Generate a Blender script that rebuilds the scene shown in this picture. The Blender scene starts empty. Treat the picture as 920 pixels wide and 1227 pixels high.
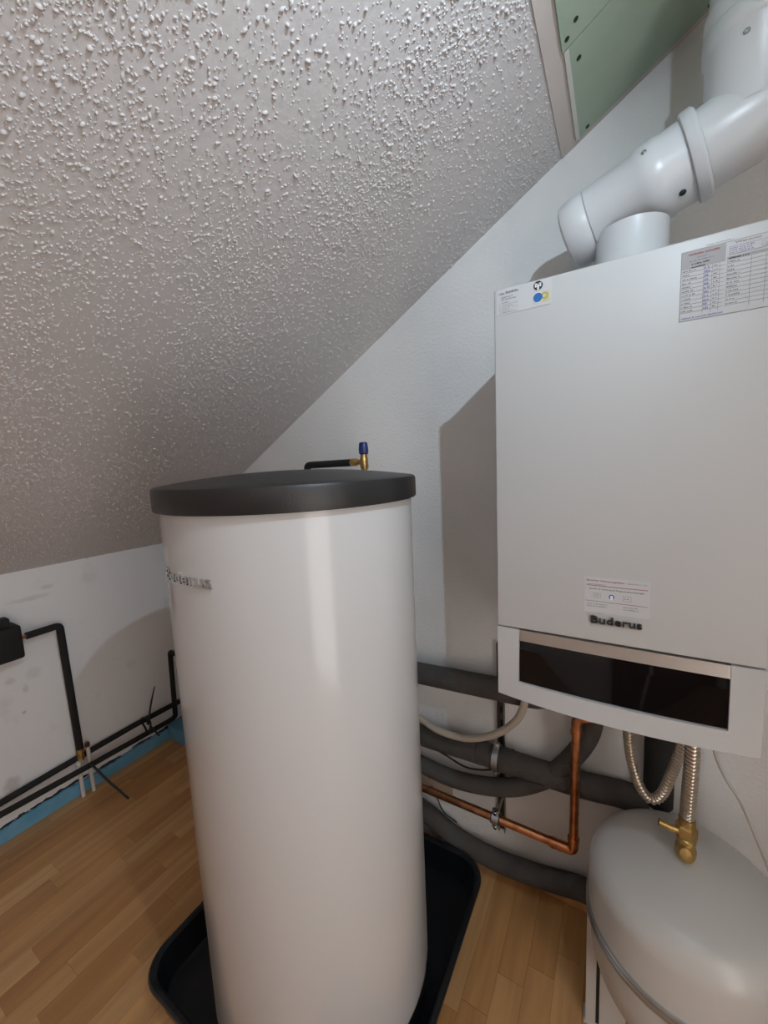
import bpy, bmesh, math, random
import numpy as np
from mathutils import Vector, Matrix
PI = math.pi
random.seed(7)
S = bpy.context.scene
COL = S.collection

# ------------------------------------------------------------------ camera
CP = Vector((1.9856, -1.1713, 1.3596)); YAW, PITCH, ROLL = -0.5403, 0.1194, -0.0459
fwd = Vector((math.sin(YAW)*math.cos(PITCH), math.cos(YAW)*math.cos(PITCH), -math.sin(PITCH)))
rt0 = Vector((math.cos(YAW), -math.sin(YAW), 0)); up0 = rt0.cross(fwd)
rt = rt0*math.cos(ROLL) + up0*math.sin(ROLL); up = -rt0*math.sin(ROLL) + up0*math.cos(ROLL)
cd = bpy.data.cameras.new('camera'); cam = bpy.data.objects.new('camera', cd); COL.objects.link(cam)
cd.sensor_fit = 'HORIZONTAL'; cd.sensor_width = 36; cd.lens = 470.95*36/920; cd.clip_start = .02
cam.matrix_world = Matrix(((rt.x, up.x, -fwd.x, CP.x), (rt.y, up.y, -fwd.y, CP.y), (rt.z, up.z, -fwd.z, CP.z), (0, 0, 0, 1)))
S.camera = cam
# ------------------------------------------------------------------ light
w = bpy.data.worlds.new('world'); S.world = w; w.use_nodes = True
w.node_tree.nodes['Background'].inputs[0].default_value = (1, .93, .88, 1)
w.node_tree.nodes['Background'].inputs[1].default_value = 3.7
LAMP = Vector((2.228, -.945, 2.065)); LAMP_POWER = 23; LAMP_COL = (.70, .87, 1); LAMP_AIM = Vector((-.90, .45, -.42))
FILL_POS = Vector((2.25, -2.62, 1.72)); FILL_POWER = 42; FILL_COL = (1, .86, .76)  # added fill lamp, out of view
S.view_settings.view_transform = 'Standard'; S.view_settings.look = 'None'
S.view_settings.exposure = 0.0; S.view_settings.gamma = 1; S.view_settings.use_curve_mapping = False

# ------------------------------------------------------------------ room constants
ZK, SL = 1.0157, .5861            # knee wall height, slope of the ceiling along x
BX, BZ, BW, BH, BD = 1.7671, .8481, .4312, .84, .35      # boiler
TX, TY, TR = 1.3324, -.4923, .275                        # tank
VX, VY, VR = 2.123, -.24, .177                           # vessel
XR, YB = 2.85, -3.1                                      # right wall, rear wall

# ------------------------------------------------------------------ materials
def nt(m): return m.node_tree.nodes, m.node_tree.links
def mat(name, col, rough=.5, metal=0, bump=None, spec=.5, coat=0, var=None, emit=None):
    m = bpy.data.materials.new(name); m.use_nodes = True
    N, L = nt(m); b = N['Principled BSDF']
    b.inputs['Base Color'].default_value = (*col, 1); b.inputs['Roughness'].default_value = rough
    b.inputs['Metallic'].default_value = metal; b.inputs['Specular IOR Level'].default_value = spec
    b.inputs['Coat Weight'].default_value = coat; b.inputs['Coat Roughness'].default_value = .06
    tc = None
    if bump or var:
        tc = N.new('ShaderNodeTexCoord')
    if bump:
        sc, st, det = bump
        n = N.new('ShaderNodeTexNoise'); n.inputs['Scale'].default_value = sc; n.inputs['Detail'].default_value = det
        L.new(tc.outputs['Object'], n.inputs['Vector'])
        bp = N.new('ShaderNodeBump'); bp.inputs['Strength'].default_value = st; bp.inputs['Distance'].default_value = .004
        L.new(n.outputs[0], bp.inputs['Height']); L.new(bp.outputs[0], b.inputs['Normal'])
    if var:
        sc, c2, lo, hi = var
        n = N.new('ShaderNodeTexNoise'); n.inputs['Scale'].default_value = sc; n.inputs['Detail'].default_value = 5
        L.new(tc.outputs['Object'], n.inputs['Vector'])
        r = N.new('ShaderNodeMapRange'); r.inputs['From Min'].default_value = lo; r.inputs['From Max'].default_value = hi
        L.new(n.outputs[0], r.inputs['Value'])
        mx = N.new('ShaderNodeMix'); mx.data_type = 'RGBA'
        mx.inputs[6].default_value = (*col, 1); mx.inputs[7].default_value = (*c2, 1)
        L.new(r.outputs[0], mx.inputs[0]); L.new(mx.outputs[2], b.inputs['Base Color'])
    return m
M = {}
M['plaster'] = mat('ceiling_plaster', (.64, .615, .615), .62, bump=(90, .25, 4))
M['wall'] = mat('wall_paint', (.84, .84, .84), .7, bump=(120, .45, 5), var=(3, (.76, .76, .75), .45, .75))
M['smooth'] = mat('smooth_plaster', (.66, .60, .57), .8, var=(6, (.58, .53, .50), .4, .7))
M['green'] = mat('green_drywall', (.36, .46, .36), .8, var=(9, (.42, .50, .41), .35, .75), bump=(200, .1, 2))
M['paper'] = mat('pale_paper_edge', (.66, .67, .62), .8)
M['tank'] = mat('white_enamel', (.58, .58, .59), .15, spec=.45)
M['black'] = mat('black_plastic', (.018, .017, .018), .36, spec=.5)
M['lidm'] = mat('lid_plastic', (.015, .0135, .014), .42, spec=.55, bump=(400, .12, 2))
M['tray'] = mat('black_tray', (.008, .009, .012), .3, spec=.5, bump=(60, .12, 3))
M['boiler'] = mat('white_powder_coat', (.52, .52, .525), .42, spec=.4)
M['steel'] = mat('brushed_steel', (.70, .68, .66), .42, 1, bump=(300, .08, 1))
M['chrome'] = mat('chrome', (.62, .62, .63), .10, 1)
M['glass'] = mat('black_glass', (.004, .004, .005), .04, spec=.5)
M['duct'] = mat('white_duct', (.62, .63, .65), .32, spec=.5)
M['seal'] = mat('dark_seal', (.01, .02, .02), .5)
M['vessel'] = mat('vessel_white', (.58, .575, .56), .28, spec=.5)
M['zinc'] = mat('zinc', (.50, .52, .53), .35, 1)
M['brass'] = mat('brass', (.60, .42, .17), .36, 1, bump=(120, .2, 3), var=(40, (.40, .25, .08), .45, .75))
M['copper'] = mat('copper', (.72, .33, .17), .3, 1, var=(30, (.36, .13, .06), .45, .75))
M['inox'] = mat('hose_steel', (.62, .57, .50), .3, 1)
M['foam'] = mat('grey_foam', (.082, .076, .072), .85, bump=(250, .5, 3), var=(12, (.060, .054, .052), .4, .7))
M['foamblack'] = mat('black_foam', (.010, .010, .010), .75, bump=(300, .4, 3))
M['dark'] = mat('dark_cable', (.02, .018, .017), .5)
M['blue'] = mat('blue_knob', (.012, .03, .16), .35)
M['white'] = mat('white_plastic', (.66, .64, .60), .4)
M['beige'] = mat('beige_hose', (.44, .38, .31), .45)
M['cablew'] = mat('white_cable', (.58, .56, .53), .45)
M['redcap'] = mat('dark_red_cap', (.10, .018, .018), .5)
M['rail'] = mat('zinc_rail', (.16, .155, .15), .4, .9)
M['plate'] = mat('pale_plate', (.52, .42, .33), .6)
M['paint'] = mat('blue_paint', (.12, .34, .52), .5, var=(14, (.20, .42, .58), .4, .75), bump=(60, .3, 3))
M['peel'] = mat('peeled_gap', (.022, .028, .035), .8)
M['brown'] = mat('door_wood', (.24, .11, .045), .45, var=(5, (.17, .075, .03), .35, .7))
M['film'] = mat('sticker_film', (.56, .565, .58), .3)
M['sheet'] = mat('paper_sheet', (.50, .495, .505), .5)
M['shade'] = mat('grey_print', (.33, .315, .32), .5)
M['ink'] = mat('black_ink', (.02, .02, .02), .5)
M['inkg'] = mat('grey_ink', (.20, .20, .22), .5)
M['inkr'] = mat('red_ink', (.30, .06, .06), .5)
M['inkb'] = mat('blue_ink', (.02, .14, .42), .4)
M['inkv'] = mat('pen_ink', (.25, .24, .42), .5)
M['inky'] = mat('yellow_ink', (.62, .55, .12), .5)
M['prtw'] = mat('white_print', (.78, .78, .78), .5)

def wall_left_mat():
    m = mat('left_wall_paint', (.83, .83, .84), .7, bump=(80, .22, 5)); N, L = nt(m); b = N['Principled BSDF']
    g = N.new('ShaderNodeNewGeometry')
    n = N.new('ShaderNodeTexNoise'); n.inputs['Scale'].default_value = 9; n.inputs['Detail'].default_value = 6
    L.new(g.outputs['Position'], n.inputs['Vector'])
    r = N.new('ShaderNodeMapRange'); r.inputs['From Min'].default_value = .60; r.inputs['From Max'].default_value = .85
    L.new(n.outputs[0], r.inputs['Value'])
    mx = N.new('ShaderNodeMix'); mx.data_type = 'RGBA'; mx.inputs[6].default_value = (.83, .83, .84, 1); mx.inputs[7].default_value = (.70, .69, .68, 1)
    L.new(r.outputs[0], mx.inputs[0]); last = mx.outputs[2]
    # patches that stay with the wall: peeled spot, smudges   (y, z, ry, rz, colour)
    for (y, z, ry, rz, c, k) in [(-.742, .20, .030, .040, (.34, .26, .20), .8), (-.60, .90, .075, .012, (.50, .50, .50), .8), (-.66, .55, .012, .02, (.45, .44, .43), .7),
                                 (-.70, .60, .02, .015, (.48, .46, .45), .7), (-.63, .60, .03, .03, (.55, .54, .53), .6), (-.55, .93, .03, .012, (.47, .47, .46), .8), (-.675, .46, .008, .008, (.2, .2, .2), .8)]:
        s = N.new('ShaderNodeVectorMath'); s.operation = 'SUBTRACT'; s.inputs[1].default_value = (0, y, z); L.new(g.outputs['Position'], s.inputs[0])
        d = N.new('ShaderNodeVectorMath'); d.operation = 'DIVIDE'; d.inputs[1].default_value = (.2, ry, rz); L.new(s.outputs[0], d.inputs[0])
        ln = N.new('ShaderNodeVectorMath'); ln.operation = 'LENGTH'; L.new(d.outputs[0], ln.inputs[0])
        n2 = N.new('ShaderNodeTexNoise'); n2.inputs['Scale'].default_value = 45; n2.inputs['Detail'].default_value = 4; L.new(g.outputs['Position'], n2.inputs['Vector'])
        ad = N.new('ShaderNodeMath'); ad.operation = 'ADD'; L.new(ln.outputs['Value'], ad.inputs[0]); L.new(n2.outputs[0], ad.inputs[1])
        rr = N.new('ShaderNodeMapRange'); rr.inputs['From Min'].default_value = 1.55; rr.inputs['From Max'].default_value = .95; rr.inputs['To Max'].default_value = k*.5
        L.new(ad.outputs[0], rr.inputs['Value'])
        m2 = N.new('ShaderNodeMix'); m2.data_type = 'RGBA'; m2.inputs[7].default_value = (*c, 1); L.new(last, m2.inputs[6]); L.new(rr.outputs[0], m2.inputs[0]); last = m2.outputs[2]
    L.new(last, b.inputs['Base Color'])
    return m
M['wall_left'] = wall_left_mat()

def wood_mat():
    m = mat('beech_laminate', (.4, .2, .08), .38, spec=.4); N, L = nt(m); b = N['Principled BSDF']
    oi = N.new('ShaderNodeObjectInfo'); g = N.new('ShaderNodeNewGeometry')
    mp = N.new('ShaderNodeMapping'); mp.inputs['Scale'].default_value = (30, 2.2, 1); L.new(g.outputs['Position'], mp.inputs['Vector'])
    cb = N.new('ShaderNodeCombineXYZ'); mu = N.new('ShaderNodeMath'); mu.operation = 'MULTIPLY'; mu.inputs[1].default_value = 40
    L.new(oi.outputs['Random'], mu.inputs[0]); L.new(mu.outputs[0], cb.inputs[0]); L.new(mu.outputs[0], cb.inputs[1]); L.new(cb.outputs[0], mp.inputs['Location'])
    n = N.new('ShaderNodeTexNoise'); n.inputs['Scale'].default_value = 1; n.inputs['Detail'].default_value = 6; n.inputs['Distortion'].default_value = .6; L.new(mp.outputs[0], n.inputs['Vector'])
    rp = N.new('ShaderNodeValToRGB'); e = rp.color_ramp.elements
    e[0].position = 0; e[0].color = (.45, .225, .085, 1); e[1].position = 1; e[1].color = (.64, .38, .175, 1)
    k = e.new(.45); k.color = (.54, .29, .115, 1); k = e.new(.75); k.color = (.59, .335, .145, 1)
    L.new(oi.outputs['Random'], rp.inputs[0])
    hs = N.new('ShaderNodeHueSaturation'); r = N.new('ShaderNodeMapRange'); r.inputs['From Min'].default_value = .3; r.inputs['From Max'].default_value = .7; r.inputs['To Min'].default_value = .80; r.inputs['To Max'].default_value = 1.13
    L.new(n.outputs[0], r.inputs['Value']); L.new(r.outputs[0], hs.inputs['Value']); L.new(rp.outputs[0], hs.inputs['Color']); L.new(hs.outputs[0], b.inputs['Base Color'])
    return m
M['wood'] = wood_mat()

# ------------------------------------------------------------------ mesh builder
class MB:
    def __init__(s): s.v = []; s.f = []; s.mi = []; s.mats = []
    def slot(s, m):
        if m not in s.mats: s.mats.append(m)
        return s.mats.index(m)
    def add(s, V, F, m=None):
        o = len(s.v); s.v += [tuple(p) for p in V]; s.f += [tuple(i+o for i in f) for f in F]
        s.mi += [s.slot(m) if m else 0]*len(F); return s
    def bm(s, b, m=None):
        b.verts.ensure_lookup_table(); b.verts.index_update()
        s.add([v.co[:] for v in b.verts], [[v.index for v in f.verts] for f in b.faces], m); b.free(); return s
    def box(s, lo, hi, bev=0, seg=2, m=None):
        b = bmesh.new(); bmesh.ops.create_cube(b, size=1)
        for v in b.verts:
            v.co = Vector([lo[i] + (v.co[i]+.5)*(hi[i]-lo[i]) for i in range(3)])
        if bev: bmesh.ops.bevel(b, geom=b.edges[:], offset=bev, segments=seg, affect='EDGES', profile=.5)
        return s.bm(b, m)
    def tube(s, pts, r, n=16, cap=True, m=None):
        P = [Vector(p) for p in pts]; R = r if isinstance(r, (list, tuple)) else [r]*len(P)
        T = []
        for i in range(len(P)):
            a = P[max(i-1, 0)]; c = P[min(i+1, len(P)-1)]; t = (c-a); T.append(t.normalized() if t.length > 1e-9 else (T[-1] if T else Vector((0, 0, 1))))
        u = T[0].orthogonal().normalized(); V = []; F = []
        for i, p in enumerate(P):
            u = (u - T[i]*u.dot(T[i])).normalized(); w_ = T[i].cross(u)
            for k in range(n):
                a = 2*PI*k/n; V.append(p + (u*math.cos(a) + w_*math.sin(a))*R[i])
        for i in range(len(P)-1):
            for k in range(n):
                k2 = (k+1) % n; F.append((i*n+k, i*n+k2, (i+1)*n+k2, (i+1)*n+k))
        if cap: F.append(tuple(range(n))[::-1]); F.append(tuple((len(P)-1)*n+k for k in range(n)))
        return s.add(V, F, m)
    def lathe(s, prof, o=(0, 0, 0), axis=(0, 0, 1), n=48, m=None, ux=None):
        """prof: (radius, height) pairs turned about axis through o; radius 0 closes the shape"""
        ax = Vector(axis).normalized(); u = Vector(ux) if ux else ax.orthogonal().normalized(); w_ = ax.cross(u); o = Vector(o)
        V = []; F = []; rows = []
        for (r, h) in prof:
            if r < 1e-7: rows.append([len(V)]); V.append(o+ax*h)
            else:
                rows.append(list(range(len(V), len(V)+n)))
                for k in range(n):
                    a = 2*PI*k/n; V.append(o + ax*h + (u*math.cos(a) + w_*math.sin(a))*r)
        for A, B in zip(rows, rows[1:]):
            if len(A) == 1 and len(B) == 1: continue
            for k in range(n):
                k2 = (k+1) % n
                if len(A) == 1: F.append((A[0], B[k2], B[k]))
                elif len(B) == 1: F.append((A[k], A[k2], B[0]))
                else: F.append((A[k], A[k2], B[k2], B[k]))
        return s.add(V, F, m)
    def build(s, name, m, parent=None, smooth=40, origin=None, shadow=True):
        org = Vector(origin) if origin else Vector((0, 0, 0))
        if parent is not None: org = WORLD[parent.name].copy()
        me = bpy.data.meshes.new(name); me.from_pydata([(Vector(v)-org)[:] for v in s.v], [], s.f)
        for x in (s.mats or [M[m]]): me.materials.append(M[x] if isinstance(x, str) else x)
        if s.mats: me.polygons.foreach_set('material_index', s.mi)
        b = bmesh.new(); b.from_mesh(me); bmesh.ops.recalc_face_normals(b, faces=b.faces[:]) if smooth is not None and len(s.f) < 40000 and not s.mats else None; b.to_mesh(me); b.free()
        me.update()
        if smooth:
            me.polygons.foreach_set('use_smooth', [True]*len(me.polygons)); me.set_sharp_from_angle(angle=math.radians(smooth))
        o = bpy.data.objects.new(name, me); COL.objects.link(o)
        if parent is not None: o.parent = parent
        else: o.location = org
        WORLD[o.name] = org
        return o
WORLD = {}
def tag(o, label=None, cat=None, group=None, kind=None):
    if label: o['label'] = label
    if cat: o['category'] = cat
    if group: o['group'] = group
    if kind: o['kind'] = kind
    return o
def thing(name, label, cat, loc, group=None):
    o = bpy.data.objects.new(name, None); COL.objects.link(o); o.location = loc; o.empty_display_size = .05
    WORLD[o.name] = Vector(loc); return tag(o, label, cat, group)
def struct(name, mb, m, smooth=None): return tag(mb.build(name, m, smooth=smooth), kind='structure')

def fillet(pts, r, n=6):
    P = [Vector(p) for p in pts]; out = [P[0]]
    for i in range(1, len(P)-1):
        a = (P[i-1]-P[i]); b = (P[i+1]-P[i]); d = min(r, a.length*.49, b.length*.49)
        A = P[i]+a.normalized()*d; B = P[i]+b.normalized()*d
        for k in range(n+1):
            t = k/n; out.append(A*(1-t)**2 + P[i]*2*t*(1-t) + B*t*t)
    out.append(P[-1]); return out
def spline(pts, n=10):
    P = [Vector(p) for p in pts]; P = [P[0]*2-P[1]] + P + [P[-1]*2-P[-2]]; out = []
    for i in range(1, len(P)-2):
        for k in range(n):
            t = k/n; a, b, c, d = P[i-1:i+3]
            out.append(.5*((2*b) + (c-a)*t + (2*a-5*b+4*c-d)*t*t + (3*b-a-3*c+d)*t**3))
    out.append(P[-2]); return out
def resample(pts, step):
    P = [Vector(p) for p in pts]; out = [P[0]]; acc = 0
    for a, b in zip(P, P[1:]):
        L = (b-a).length; t = step-acc
        while t <= L: out.append(a+(b-a)*(t/L)); t += step
        acc = (acc+L) % step if L else acc
    return out

def text_geo(txt, size=1, extrude=0, offset=0, sx=1, res=3):
    cu = bpy.data.curves.new('t', 'FONT'); cu.body = txt; cu.size = size; cu.extrude = extrude; cu.offset = offset; cu.resolution_u = res
    o = bpy.data.objects.new('t', cu); COL.objects.link(o); bpy.context.view_layer.update()
    me = bpy.data.meshes.new_from_object(o.evaluated_get(bpy.context.evaluated_depsgraph_get()))
    V = [Vector((v.co.x*sx, v.co.y, v.co.z)) for v in me.vertices]; F = [tuple(p.vertices) for p in me.polygons]
    bpy.data.objects.remove(o); bpy.data.curves.remove(cu); bpy.data.meshes.remove(me)
    x0 = min(v.x for v in V); y0 = min(v.y for v in V); x1 = max(v.x for v in V); y1 = max(v.y for v in V)
    return V, F, (x0, y0, x1, y1)
def text_fit(mb, txt, x0, x1, z0, z1, y, m, extrude=0, offset=0, fn=None):
    """lettering stretched to the box x0..x1, z0..z1 on a plane facing -y"""
    V, F, (a, b, c, d) = text_geo(txt, 1, extrude/(z1-z0), offset)
    k = (z1-z0)/(d-b)
    W = [(x0+(v.x-a)/(c-a)*(x1-x0), y-v.z*(z1-z0), z0+(v.y-b)*k) for v in V]
    if fn: W = [fn(*p) for p in W]
    mb.add(W, F, m)

# ================================================================== SETTING
# floor: slab, single strips where the photo shows them, the rest joined
fl = MB().box((-.1, YB-.1, -.06), (XR+.1, .1, -.0015)); floor = struct('floor', fl, 'brown')
unit = MB().box((0, 0, -.006), (1, 1, 0), 0)
pm = bpy.data.meshes.new('plank'); b = bmesh.new(); bmesh.ops.create_cube(b, size=1)
for v in b.verts: v.co = Vector((v.co.x+.5, v.co.y+.5, (v.co.z-.5)*.0045))
b.to_mesh(pm); b.free(); pm.materials.append(M['wood'])
PW = .0668; rest = MB(); ncol = int((XR)/PW)+1; rnd = random.Random(3)
for c in range(ncol):
    x0 = c*PW; y = -rnd.uniform(.08, .42)*1.0; y1 = 0.0
    while y1 > YB:
        L = y1-y
        if x0 < 2.35 and y1 > -1.35:
            o = bpy.data.objects.new('plank', pm); COL.objects.link(o); o.parent = floor
            o.location = (x0+.0003, y+.0003, 0); o.scale = (PW-.0006, L-.0006, 1)
        else:
            rest.add([(x0+.0003, y, 0), (x0+PW-.0003, y, 0), (x0+PW-.0003, y1-.0006, 0), (x0+.0003, y1-.0006, 0)], [(0, 1, 2, 3)])
        y1 = y; y = y1-rnd.choice([.26, .33, .42, .42, .50])
tag(rest.build('plank_field', 'wood', floor, smooth=None), kind='stuff')

# walls
ztop = ZK+SL*XR
wb = MB(); wb.add([(-.1, 0, -.06), (XR+.1, 0, -.06), (XR+.1, 0, ztop+.2), (-.1, 0, ZK+.1), (-.1, .1, -.06), (XR+.1, .1, -.06), (XR+.1, .1, ztop+.2), (-.1, .1, ZK+.1)],
                  [(0, 1, 2, 3), (7, 6, 5, 4), (0, 4, 5, 1), (1, 5, 6, 2), (2, 6, 7, 3), (3, 7, 4, 0)])
struct('wall_back', wb, 'wall')
struct('wall_left', MB().box((-.1, YB, -.06), (0, 0, ZK+.05)), 'wall_left')
WY0, WY1, WZ0, WZ1 = -1.74, -1.05, .02, 1.90            # tall unglazed opening added in the right wall, lets world light in as fill
wr = MB(); wr.box((XR, YB, -.06), (XR+.1, WY0, ztop+.2)); wr.box((XR, WY1, -.06), (XR+.1, 0, ztop+.2)); wr.box((XR, WY0, -.06), (XR+.1, WY1, WZ0)); wr.box((XR, WY0, WZ1), (XR+.1, WY1, ztop+.2))
struct('wall_right', wr, 'wall')
struct('wall_rear', MB().box((-.1, YB-.1, -.06), (XR+.1, YB, ztop+.2)), 'wall')
wf = MB(); wf.box((XR-.012, WY0-.02, WZ0-.02), (XR+.02, WY0, WZ1+.02), .002); wf.box((XR-.012, WY1, WZ0-.02), (XR+.02, WY1+.02, WZ1+.02), .002)
wf.box((XR-.012, WY0, WZ1), (XR+.02, WY1, WZ1+.02), .002); wf.box((XR-.012, WY0, WZ0-.02), (XR+.02, WY1, WZ0), .002)
struct('fill_opening_1', wf, 'white')  # frame round the added fill opening, no pane in it
dr = MB(); dr.box((1.98, YB, 0), (2.78, YB+.04, 1.98), .004)
for z0, z1 in ((.15, .85), (1.0, 1.82)): dr.box((2.10, YB+.03, z0), (2.66, YB+.05, z1), .01)
door = struct('door_1', dr, 'brown', 30)
MB().tube(fillet([(2.05, YB+.04, 1.03), (2.05, YB+.09, 1.03), (2.17, YB+.09, 1.03)], .02), .009).build('door_handle', 'steel', door)

# sloping ceiling
def cz(x): return ZK+SL*x
cl = MB(); X0, X1 = -.1, XR+.1
cl.add([(X0, YB-.1, cz(X0)), (X1, YB-.1, cz(X1)), (X1, .1, cz(X1)), (X0, .1, cz(X0)), (X0, YB-.1, cz(X0)+.15), (X1, YB-.1, cz(X1)+.15), (X1, .1, cz(X1)+.15), (X0, .1, cz(X0)+.15)],
       [(0, 1, 2, 3), (7, 6, 5, 4), (0, 4, 5, 1), (1, 5, 6, 2), (2, 6, 7, 3), (3, 7, 4, 0)])
ceil = struct('ceiling', cl, 'plaster')
EU = Vector((1, 0, SL)).normalized(); EN = Vector((SL, 0, -1)).normalized(); EV = Vector((0, 1, 0))
def onslope(x, y, h=0): return Vector((x, y, cz(x))) + EN*h
def slab(mb, x0, x1, y0, y1, h0, h1, m=None):
    V = [onslope(x, y, h) for h in (h0, h1) for (x, y) in ((x0, y0), (x1, y0), (x1, y1), (x0, y1))]
    mb.add(V, [(0, 1, 2, 3), (7, 6, 5, 4), (0, 4, 5, 1), (1, 5, 6, 2), (2, 6, 7, 3), (3, 7, 4, 0)], m); return mb
# stipple plaster: thousands of small drops, real relief
def nubs():
    rng = np.random.default_rng(5)
    N0 = 150000
    x = rng.uniform(.0, 1.845, N0); y = -rng.uniform(0.004, 2.1, N0)
    # clumping from a handful of smooth waves
    d = np.zeros(N0)
    for k in range(14):
        kx, ky = rng.normal(0, 14, 2); d += np.cos(kx*x+ky*y+rng.uniform(0, 6.28))
    d /= np.sqrt(7)
    keep = rng.uniform(0, 1, N0) < .30+.70/(1+np.exp(-(d*1.9-.25)))
    x, y = x[keep], y[keep]; n = len(x)
    r = rng.lognormal(math.log(.00140), .34, n).clip(.0007, .0030); st = rng.uniform(1.0, 2.4, n); ang = rng.normal(.5, .55, n)
    h = r*rng.uniform(.7, 1.5, n)
    K = 5; th = np.arange(K)*2*np.pi/K
    rings = [(1.0, -.1), (.66, .68)]
    V = []
    ca, sa = np.cos(ang), np.sin(ang)
    eu, ev, en = np.array(EU), np.array(EV), np.array(EN)
    base = np.stack([x, y, ZK+SL*x], 1)
    lean = rng.normal(0, .25, (n, 2))
    for rr, hh in rings:
        jit = rng.uniform(.85, 1.15, (n, K))
        p = r[:, None]*rr*np.cos(th)[None]*st[:, None]*jit; qv = r[:, None]*rr*np.sin(th)[None]*jit
        a = p*ca[:, None]-qv*sa[:, None] + lean[:, :1]*r[:, None]*hh; b_ = p*sa[:, None]+qv*ca[:, None] + lean[:, 1:]*r[:, None]*hh
        V.append(base[:, None]+a[..., None]*eu+b_[..., None]*ev+(h*hh)[:, None, None]*en)
    top = base + (lean[:, :1]*r[:, None])*eu + (lean[:, 1:]*r[:, None])*ev + h[:, None]*en
    V.append(top[:, None]); V = np.concatenate(V, 1)     # n,25,3
    F4 = [(i*K+k, i*K+(k+1) % K, (i+1)*K+(k+1) % K, (i+1)*K+k) for i in range(1) for k in range(K)]
    F3 = [(K+k, K+(k+1) % K, 2*K) for k in range(K)]
    off = (np.arange(n)*(2*K+1))[:, None, None]
    q4 = (np.array(F4)[None]+off).reshape(-1, 4); q3 = (np.array(F3)[None]+off).reshape(-1, 3)
    me = bpy.data.meshes.new('plaster_stipple'); V = V.reshape(-1, 3)
    me.vertices.add(len(V)); me.vertices.foreach_set('co', V.astype(np.float32).ravel())
    nl = q4.size+q3.size; me.loops.add(nl); me.loops.foreach_set('vertex_index', np.concatenate([q4.ravel(), q3.ravel()]).astype(np.int32))
    npoly = len(q4)+len(q3); me.polygons.add(npoly)
    me.polygons.foreach_set('loop_start', np.concatenate([np.arange(len(q4))*4, len(q4)*4+np.arange(len(q3))*3]).astype(np.int32))
    me.polygons.foreach_set('use_smooth', np.ones(npoly, bool)); me.update(calc_edges=True); me.validate()
    me.materials.append(M['plaster']); o = bpy.data.objects.new('plaster_stipple', me); COL.objects.link(o); o.parent = ceil; o['kind'] = 'stuff'
nubs()
# smooth plaster band, green boards
GX = 1.881
struct('trim_1', slab(MB(), 1.846, GX+.012, -2.0, 0, -.002, .0025), 'smooth')
struct('trim_2', slab(MB(), GX-.01, XR, -.03, 0, -.002, .003), 'smooth')
def board(name, x0, y0, y1, h):
    return slab(MB(), x0, 2.70, y0, y1, -.004, h).build(name, 'green', ceil, smooth=None)
b1 = board('drywall_board', GX, -.263, -.018, .006)
b2 = board('drywall_board', GX-.006, -1.35, -.2655, .0065)
slab(MB(), GX-.0035, GX+.004, -.262, -.018, .001, .0064).build('paper_edge', 'paper', b1, smooth=None)
slab(MB(), 2.04, 2.075, -.235, -.222, .005, .0066).build('filler_dab', 'paper', b1, smooth=None)
for bd_, (x, y) in [(b2, (1.900, -.300)), (b2, (1.884, -.283)), (b1, (1.899, -.222)), (b1, (1.902, -.030)), (b1, (2.121, -.030)), (b2, (1.90, -.55)), (b2, (2.3, -.30)), (b1, (2.35, -.03))]:
    MB().lathe([(0, .0045), (.0045, .0045), (.0045, .0072), (.002, .0076), (0, .0068)], onslope(x, y), EN, 12).build('screw', 'seal', bd_)

# blue skirting, ragged top edge with peeled gaps
rg = random.Random(11); V = []; F = []; n = 90; tops = []
for i in range(n+1):
    y = -1.6 + (1.6-.146)*i/n
    t = .058 + .004*math.sin(y*17) + rg.uniform(-.0035, .0035)
    tops.append((y, t)); V += [(0, y, 0), (.011, y, 0), (.011, y, t-.004), (.006, y, t), (0, y, t)]
for i in range(n):
    for k in range(4): F.append((i*5+k, i*5+k+1, i*5+5+k+1, i*5+5+k))
bl = struct('baseboard_left', MB().add(V, F), 'paint', 50)
pg = MB(); y = -.80
while y < -.2:
    L = rg.uniform(.03, .10); k = 6; top = []; bot = []
    zb = .060 + .003*math.sin(y*17)
    for j in range(k+1):
        yy = y+L*j/k; wdt = .0055*math.sin(PI*j/k)*rg.uniform(.4, 1.2)+.0006; zc = zb+rg.uniform(-.002, .004)
        top.append((.0065, yy, zc+wdt)); bot.append((.0065, yy, zc-wdt))
    V = top+bot+[(p[0]-.006, p[1], p[2]) for p in top+bot]; m_ = k+1
    Fq = [(j, j+1, m_+j+1, m_+j) for j in range(k)] + [(j, 2*m_+j, 2*m_+j+1, j+1) for j in range(k)] + [(m_+j, m_+j+1, 3*m_+j+1, 3*m_+j) for j in range(k)]
    pg.add(V, Fq); y += L + rg.uniform(-.01, .05)
tag(pg.build('peeled_gap', 'peel', bl, smooth=None), 'dark peeled gap above the blue paint')
struct('baseboard_back', MB().box((0, -.146, 0), (.9, 0, .075), .002), 'paint')

struct('trim_3', MB().box((1.66, -.011, 0), (XR, 0, .058), .0015), 'wood')

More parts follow.
